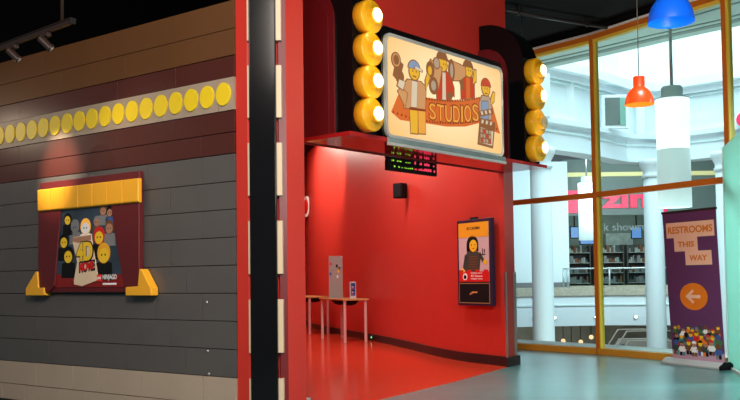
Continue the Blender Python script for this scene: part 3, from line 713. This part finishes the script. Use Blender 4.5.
def bt(s_, x0, x1, z0, z1, par): 
    o = text(s_,'lettering',x0-lean*z0,x1-lean*z0,z0,z1,-.0097-.0013,'letter_orange',par,.001,bold=.03); return o
for s_, x0, x1, z0, z1, tx0, tx1 in (('RESTROOMS',-.395,.46,1.70,1.905,-.365,.43),('THIS',-.26,.16,1.515,1.702,-.195,.10),('WAY',-.07,.39,1.33,1.517,.0,.315)):
    p = bp([(x0,z0),(x1,z0),(x1,z1),(x0,z1)],'peach',0,'lettering_panel',sheet)
    bt(s_,tx0,tx1,z0+.055,z1-.055,p)
dc = bp(ell(.035,.915,.245,.178,32),'orange_print',0,'arrow_disc',sheet)
bp([(-.110,.915),(.020,1.01),(.045,.982),(-.02,.937),(.155,.937),(.155,.893),(-.02,.893),(.045,.848),(.020,.82)],'peach',1,'arrow',dc)
# printed crowd of little toy figures
bp([(-.41,.085),(.50,.085),(.50,.20),(-.41,.20)],'pale_pink',0,'ground_band',sheet) 
rg = random.Random(11); b = MB()
cols = ['p_red','p_black','p_blue','p_teal','p_brown','p_grey','p_brown','p_green','p_black','orange_print','p_dkgreen','p_white']
for row, (zb, r, cnt) in enumerate(((.46,.036,11),(.36,.044,9),(.25,.050,8))):
    for k in range(cnt):
        x = -.37+.83*(k+.5)/cnt+rg.uniform(-.015,.015); z = zb+rg.uniform(-.02,.03)
        body, hair = rg.choice(cols), rg.choice(cols); y = -.0100-.0016*row-.0001*k
        for pts, m, e in ((Q(x-r*.9,x-r*.1,z-r*2.2,z-r*.9),rg.choice(cols),0),(Q(x+r*.1,x+r*.9,z-r*2.2,z-r*.9),rg.choice(cols),0),([(x-r*1.0,z-r*1.2),(x+r*1.0,z-r*1.2),(x+r*.8,z+r*.3),(x-r*.8,z+r*.3)],body,.0002),
                          ([(x-r*1.0,z+r*.1),(x-r*1.5,z-r*.8),(x-r*1.2,z-r*.9),(x-r*.7,z)],body,.0002),([(x+r*1.0,z+r*.1),(x+r*1.5,z-r*.8),(x+r*1.2,z-r*.9),(x+r*.7,z)],body,.0002),
                          (ell(x,z+r*.85,r*.75,r*.7,12),rg.choice(['p_yellow','p_yellow','p_skin','p_skin',hair]),.0004),(ell(x,z+r*1.1,r*.8,r*.7,8,0,PI),hair,.0006)):
            b.plate([bx(*p) for p in pts], y-e, -.008, m)
b.build('toy_crowd_print', sheet)

# ------------------------------------------------------------------ the atrium outside
def loop(P, zs, m, name, depth=.3, lb=None):
    b = MB(); n = len(P); back = offset(P, depth)
    for z0, z1, dd in zs:
        f = offset(P, -dd)
        b.prism(list(f)+list(back)[::-1], z0, z1, m)
    return b.build(name)
E = [(2.6,25.0),(3.76,26.0),(6.6,28.4),(8.6,30.6),(10.0,31.0),(11.6,29.6),(13.6,27.4),(16.0,24.5)]
struct(loop(E, ((5.10,5.85,.25),(5.85,6.0,.42),(5.05,5.12,.32),(6.0,7.3,.0),(7.3,7.5,.25),(7.5,7.8,.5),(7.8,13.0,.0)), 'facade', 'wall_atrium', .35), 'white curved upper storey facade across the atrium')
struct(loop(E, ((5.60,5.66,.30),(7.22,7.28,.12)), 'facade_trim', 'trim_11', .2))
def fwin(px0, px1, z0, z1, i, Yc):
    x0, x1 = (px0-370)/900*Yc, (px1-370)/900*Yc
    w = bpy.data.objects.new('window_%d' % i, None); COL.objects.link(w); place(w,((x0+x1)/2,Yc,0),0); struct(w)
    hw_ = (x1-x0)/2
    MB().box(-hw_-.1,hw_+.1,-.10,.1,z0-.1,z1+.1,'facade').build('frame', w); MB().box(-hw_,hw_,-.12,-.101,z0,z1,'shop').build('pane', w)
    MB().box(hw_*.45,hw_,-.13,-.121,z0,z1,'frost').build('blind', w)
fwin(607.5,628,6.1,7.0,11,29.2)
# pilasters on the upper storey
for px, Yc in ((548,26.9),(572,28.2),(643,30.55)):
    X = (px-370)/900*Yc
    struct(MB().box(X-.14,X+.14,Yc-.12,Yc+.2,6.0,7.3,'facade').build('trim_%d' % (20+px%7)))
# columns
def mcol(px, Yc, r, lb, first=None):
    X = (px-370)/900*Yc
    if first is not None: return dup(first,(X,Yc,-3.0),0,lb)
    c = thing('mall_column', lb, 'column', (X,Yc,-3.0), 0, 'round white columns of the mall')
    MB().lathe([(r*1.05,0),(r,1),(r*.94,7.45)],'facade',n=32).build('shaft', c)
    MB().lathe([(r*.95,7.45),(r*1.08,7.47),(r*1.08,7.55),(r*.96,7.57),(r*.98,7.68),(r*1.25,7.85),(r*1.36,7.95),(r*1.36,8.06)],'facade',n=32).build('capital', c)
    MB().lathe([(r*1.25,0),(r*1.25,.25),(r*1.05,.35)],'facade',n=32).build('base', c)
    return c
c0 = mcol(654.5,30.0,.33,'round white mall column between the orange mullion and the banner')
mcol(542,27.0,.33,'round white mall column seen just right of the red wall end',c0)
mcol(728,28.2,.33,'round white mall column right of the purple banner',c0)
# gallery slab with fascia, white blank wall, shop
G = [(3.0,36.0),(6.5,37.2),(10.0,37.6),(13.5,36.6),(17.0,34.5)]
gs = MB(); bk = offset(G, 12)
gs.prism(list(G)+[(17.5,50),(2.0,50)], -.85, .40, 'facade'); gs.prism(list(offset(G,-.08))+[(17.5,50),(2.0,50)], .40, .74, 'speckle'); gs.prism(list(offset(G,-.05))+list(offset(G,.05))[::-1], -.02, .04, 'facade_trim')
struct(gs.build('floor_gallery'), 'white edged gallery floor across the atrium')
WX = (569-370)/900*39.0
struct(MB().box(1.5,WX,39.0,39.4,.74,6.2,'facade').box(1.5,WX,38.96,39.0,.74,.95,'p_grey').build('wall_gallery'), 'blank white wall on the gallery')
sh = MB(); sh.box(WX,18.5,47.0,47.3,.74,6.4,'shop').box(WX,18.5,40.0,47,6.2,6.4,'shop').box(WX,18.5,39.9,40.2,5.05,6.4,'shop_fascia').box(WX,18.5,39.85,40.2,3.90,5.05,'shop_fascia')
struct(sh.build('wall_shop'), 'grey green shop front on the gallery')
tag(MB().box(WX+.1,18.4,39.72,39.86,5.62,5.80,'shop_yellow').build('light_strip'), 'pale yellow light strip along the top of the grey shop front', 'light strip')
Y2 = 39.8
ss = thing('shop_sign', 'large pink red shop sign lettering on the grey shop front behind the window', 'shop sign', ((602-370)/900*Y2,Y2,3.95), 0)
text('zing','lettering',0,2.95,.0,1.05,-.0,'shop_red',ss,.08,bold=.035)
text('k showroom','small_lettering',.1,2.7,-.75,-.42,-.0,'goods_pale',ss,.04)
o = tag(MB().box(0,.95,-.06,0,0,1.0,'shop_red').build('red_sign_panel'), 'plain pink red sign panel beside the white gallery wall', 'sign'); place(o,(WX+.03,39.8,4.0))
# inside of the shop
def shelf(x, lb, first=None):
    if first: return dup(first,(x,44.5,.74),0,lb)
    s = thing('shop_shelf', lb, 'shelf', (x,44.5,.74), 0, 'shelves inside the gallery shop')
    MB().box(-.75,.75,.4,.5,0,2.0,'shop_goods').box(-.75,-.70,-.2,.4,0,2.0,'shop_goods').box(.70,.75,-.2,.4,0,2.0,'shop_goods').build('case', s)
    rg = random.Random(4)
    for k in range(4):
        sf = MB().box(-.70,.70,-.2,.4,.1+.5*k,.13+.5*k,'goods_pale').build('board', s)
        g = MB(); x = -.66
        while x < .6:
            w_ = rg.uniform(.06,.16); g.box(x,x+w_,-.15,.2,.132+.5*k,.132+.5*k+rg.uniform(.12,.34),rg.choice(['shop_goods','goods_pale','p_grey','shop_goods','p_brown'])); x += w_+.02
        g.build('goods', sf)['kind'] = 'stuff'
    return s
s0 = shelf(10.1,'dark shelf of goods in the gallery shop left of the orange mullion')
shelf(11.75,'dark shelf of goods in the gallery shop just right of the orange mullion',s0)
shelf(13.4,'dark shelf of goods in the gallery shop beside the round column',s0)
o = tag(MB().box(12.2,13.6,46.5,46.9,.80,3.4,'goods_pale').build('doorway_panel'), 'pale grey panel deep inside the gallery shop', 'panel')
for px, z, w_, lb in ((575,3.3,.36,'blue screen inside the gallery shop under the red panel'),(589,3.0,.8,'blue screen inside the shop left of the orange mullion'),(637,3.25,.45,'blue screen inside the shop near the round column')):
    X = (px-370)/900*43.0
    s = thing('shop_screen', lb, 'screen', (X,43,z-.25), 0, 'blue screens inside the shop'); MB().box(-w_/2-.04,w_/2+.04,0,.06,-.04,.54,'p_black').build('casing', s); MB().box(-w_/2,w_/2,-.006,-.001,0,.5,'blue_screen').build('display', s)
    MB().box(-.03,.03,.06,.10,.25,3.35-z,'p_black').box(-.03,.03,.02,.06,.5,6.2-z+.25,'p_black').build('hanger', s)
# balustrade
bl = thing('glass_balustrade', 'glass balustrade with steel rail along the far gallery edge', 'balustrade', (0,0,.74), 0)
bs = [((563-370)/900*37.4,37.45)] + [p for p in offset(G,.15) if p[0] > 8.3]
rl = MB(); rl.tube([(x,y,.78) for x,y in bs],.035,'silver'); rl.build('handrail', bl)
for i in range(len(bs)-1):
    p, q2 = Vector(bs[i]), Vector(bs[i+1]); L = (q2-p).length; n = max(1,round(L/1.7))
    for k in range(n):
        a, c = p.lerp(q2,k/n), p.lerp(q2,(k+1)/n)
        MB().tube([(a.x,a.y,0),(a.x,a.y,.78)],.04,'silver').build('post', bl)
        MB().raw([(a.x,a.y,.06),(c.x,c.y,.06),(c.x,c.y,.72),(a.x,a.y,.72)],[(0,1,2,3)],'glass_rail').build('glass_panel', bl)
MB().tube([(bs[0][0]+.18,bs[0][1],0),(bs[0][0]+.18,bs[0][1],.78)],.05,'silver').build('post', bl)
# fascia downlights
for px, lb in ((532.5,'leftmost small round light in the white gallery fascia, beside the left column'),(553,'second small light from the left in the white gallery fascia'),(594,'small round light in the white fascia just left of the orange mullion'),(634,'small round light in the white fascia right of the orange mullion'),(690,'small round light in the white fascia behind the purple banner')):
    if px > 660: continue
    Yc = 36.4 + min(1.0,(px-490)/130.)
    for _ in range(4):
        X = (px-370)/900*Yc
        for (ax,ay),(bx_,by_) in zip(G,G[1:]):
            if ax <= X <= bx_: Yc = ay+(by_-ay)*(X-ax)/(bx_-ax)
    l = thing('fascia_light', lb, 'light', (X,Yc-.02,-.50), 0, 'round lights in the gallery fascia')
    MB().lathe([(.09,0),(.09,.03),(.06,.035)],'silver',axis='y',n=16).build('ring', l); MB().lathe([(.06,.0351),(.05,.05),(0,.055)],'down',axis='y',n=16).build('lens', l)
# lower level
struct(MB().box(-1,19,23,50,-5.3,-5.0,'lower').build('floor_lower'), 'lower mall floor')
struct(MB().box(1,18,48,48.3,-5,-.86,'lower').build('wall_lower'), 'dark lower level shops')
struct(MB().box(2.0,18,17.5,20,-5.0,-4.9,'lower').build('floor_lower_near')) if False else None
es = thing('escalator', 'tan side of an escalator on the lower level seen through the window', 'escalator', (9.0,34.0,-5.0), 0)
MB().plate([(-1.6,0),(.7,3.75),(2.6,3.75),(2.6,2.4),(1.7,0)],0,.25,'tan_stair').build('side_panel', es)
MB().plate([(-1.6,0),(.7,3.75),(2.6,3.75),(2.6,2.4),(1.7,0)],1.2,1.45,'tan_stair').build('side_panel', es)
MB().plate([(-1.5,0),(.75,3.55),(2.6,3.55),(2.6,2.4),(1.7,0)],.26,1.19,'pipe').build('steps', es)
for y in (.12,1.32): MB().tube([(-1.7,y,.55),(.66,y,4.1),(2.6,y,4.1)],.03,'tan_stair').build('handrail', es)
for x, z, lb in ((8.2,-1.55,'leftmost warm globe lamp on the dark lower level'),(8.55,-1.75,'second warm globe lamp from the left on the dark lower level'),(8.95,-1.6,'third warm globe lamp from the left on the dark lower level'),(9.4,-1.4,'rightmost warm globe lamp on the dark lower level, above the escalator')):
    g = thing('globe_lamp', lb, 'lamp', (x,38.6,z), 0, 'warm globe lamps on the lower level')
    MB().lathe([(0,-.10),(.07,-.07),(.10,0),(.07,.07),(0,.10)],'warm_globe',n=14).build('globe', g); MB().tube([(0,0,.1),(0,0,-.86-z)],.015,'black_matte').build('rod', g)
# soffit over the atrium edge with grooves
So = [(2.6,24.6),(4.42,22.88),(5.63,21.59),(6.85,20.18),(7.96,19.02),(9.6,16.5),(10.2,13)]
Si = [(1.52,16.75),(2.7,15.3),(3.8,13.95),(5.0,11.85),(5.8,9.3)]
struct(MB().prism(So+Si[::-1], 6.5, 6.9, 'soffit').build('ceiling_atrium'), 'pale green soffit outside the window')
gv = MB()
for d0, d1 in ((.35,.55),(.75,.82),(1.5,1.56),(2.3,2.36)):
    A1, A2 = offset(So,-d0), offset(So,-d1)
    gv.prism(list(A1)+list(A2)[::-1], 6.485, 6.5, 'soffit_line')
struct(gv.build('trim_12'), 'thin grooves in the pale green soffit')
struct(MB().prism([(x,y) for x,y in Si]+[(x-.2,y-.2) for x,y in Si][::-1], 5.08, 6.9, 'facade').build('wall_bulkhead'))
# cylinder lamps
def cyl(lb, loc, top, first=None):
    if first: 
        r = dup(first, loc, 0, lb); return r
    c = thing('cylinder_pendant', lb, 'pendant lamp', loc, 0, 'white cylinder pendants in the atrium')
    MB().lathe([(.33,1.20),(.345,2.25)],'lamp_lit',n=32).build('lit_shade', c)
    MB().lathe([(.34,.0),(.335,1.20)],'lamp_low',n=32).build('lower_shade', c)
    MB().lathe([(.345,2.25),(.35,2.27),(.30,2.29),(.22,2.30),(.22,2.48),(.20,2.52),(.03,2.53)],'facade_trim',n=32).build('cap', c)
    MB().tube([(0,0,2.53),(0,0,top)],.035,'steel').build('rod', c)
    MB().box(-.28,.28,-.12,.12,top-.05,top,'facade_trim').build('ceiling_plate', c)
    return c
y0 = 18.6; x0 = (676-370)/900*y0
big = cyl('large white cylinder pendant in the atrium behind the orange lamp', (x0,y0,2.60), 6.5-2.60)
y1 = 35.5; x1 = (588-370)/900*y1
cyl('small distant white cylinder pendant beside the window mullion', (x1,y1,2.62), 0, big)
rr = thing('round_red_sign', 'pink red rounded sign at the right edge on the white facade', 'sign', (12.03,28.5,6.12), math.radians(-45))
MB().lathe([(.30,0),(.30,.12),(.27,.14)],'facade',axis='y').build('rim', rr); MB().lathe([(.25,.141),(.24,.17),(0,.18)],'shop_red',axis='y').build('face', rr)

# ------------------------------------------------------------------ lights
WARM = (1,.80,.58)
# track spots on the left wall
def tspot(s, out, tz, ts, power, ang, bl=.9, hz=2.95):
    light('SPOT', LW(s,hz,out), LW(ts,tz,0), power, WARM, .03, ang, bl)
tspot(-1.14,1.0,2.35,-.2,24,100,1,3.0)
tspot(.95,1.0,2.24,1.0,260,36,1,3.0)
tspot(1.8,1.0,2.30,2.15,44,75,1,3.0)
# unseen fill lights added ahead of the camera to brighten the lobby
light('AREA', (1.5,3.5,5.0), (1.5,6.5,0), 200, (1,.92,.84), 3.0)
light('AREA', (-.6,1.5,4.6), (-.8,8,1.4), 330, (1,.88,.78), 1.2)
light('AREA', (-4.5,3.5,4.6), (-2.2,8,.6), 70, (1,.90,.84), 1.5)
light('AREA', (2.6,3.6,2.7), (.2,9.2,1.0), 150, (1,.90,.82), 1.2)  # low added fill for the column's right face, no fixture
light('SPOT', (3.3,9.6,5.0), (3.1,9.9,0), 800, (.74,.98,1), .5, 75, .7)  # added overhead spot that brightens the floor near the window
# hall lamps
light('SPOT', (-1.25,18.5,4.3), (-.75,20.5,2.9), 300, (1,.82,.58), .08, 75, .8)
light('AREA', (-.6,15.0,4.38), (-.2,16.0,0), 170, (1,.92,.82), 1.6)
light('AREA', (.2,12.4,4.38), (.9,13.4,0), 110, (1,.92,.85), 1.0)
light('AREA', (-1.9,20.5,4.38), (-1.6,20.5,0), 120, (1,.88,.75), 1.4)
# atrium skylight, and fill lights added to brighten the mall
light('SPOT', (8.6,10.0,4.2), (4.3,11.0,1.0), 2600, (.76,1,.97), 1.0, 46, .6)  # added spot outside the window, brightens the green screen and floor
light('AREA', (8.0,24.0,12.5), (8.0,26,0), 1700, (.84,.97,1), 9.0)
light('AREA', (6.5,33.0,4.9), (7.5,39,2.2), 270, (.72,.90,1), 3.0)  # added fill for the blank gallery wall
light('AREA', (11.5,33.5,4.9), (11.5,38,2.2), 380, (.9,.98,1), 3.0)  # added fill for the gallery in front of the shop
light('AREA', (6.5,20.5,-3.5), (6.5,21,6.5), 700, (.9,1,.95), 5.0)  # added uplight that brightens the pale green soffit
light('AREA', (11.5,43.5,6.1), (11.5,44,0), 420, (.9,1,.92), 5.0)
light('AREA', (8.5,41,-1.0), (8.5,42,-5), 900, (1,.9,.75), 4.0)  # added fill that brightens the lower level
wd = bpy.data.worlds.new('world'); sc.world = wd; wd.use_nodes = True
wd.node_tree.nodes['Background'].inputs[0].default_value = (.85,.93,1,1); wd.node_tree.nodes['Background'].inputs[1].default_value = .12

# ------------------------------------------------------------------ camera
cam = bpy.data.cameras.new('camera'); co = bpy.data.objects.new('camera', cam); COL.objects.link(co); sc.camera = co
Fpx, pit, rho = 900., math.radians(2.4), math.atan(.0128)
cam.sensor_width = 36; cam.sensor_fit = 'HORIZONTAL'; cam.lens = Fpx/740*36
cam.shift_y = (241.3-200)/740; cam.clip_start = .05; cam.clip_end = 200
fw = Vector((0,math.cos(pit),math.sin(pit))); r0 = Vector((1,0,0)); u0 = Vector((0,-math.sin(pit),math.cos(pit)))
rv = r0*math.cos(rho)-u0*math.sin(rho); uv = r0*math.sin(rho)+u0*math.cos(rho)
mx = Matrix((rv,uv,-fw)).transposed().to_4x4(); mx.translation = (0,0,1.2); co.matrix_world = mx

sc.view_settings.view_transform = 'Standard'; sc.view_settings.look = 'None'; sc.view_settings.gamma = 1; sc.view_settings.exposure = 0
sc.view_settings.use_curve_mapping = False
sc.cycles.use_denoising = True; sc.cycles.max_bounces = 8; sc.cycles.transparent_max_bounces = 12
sc.cycles.sample_clamp_indirect = 6; sc.cycles.caustics_reflective = False; sc.cycles.caustics_refractive = False
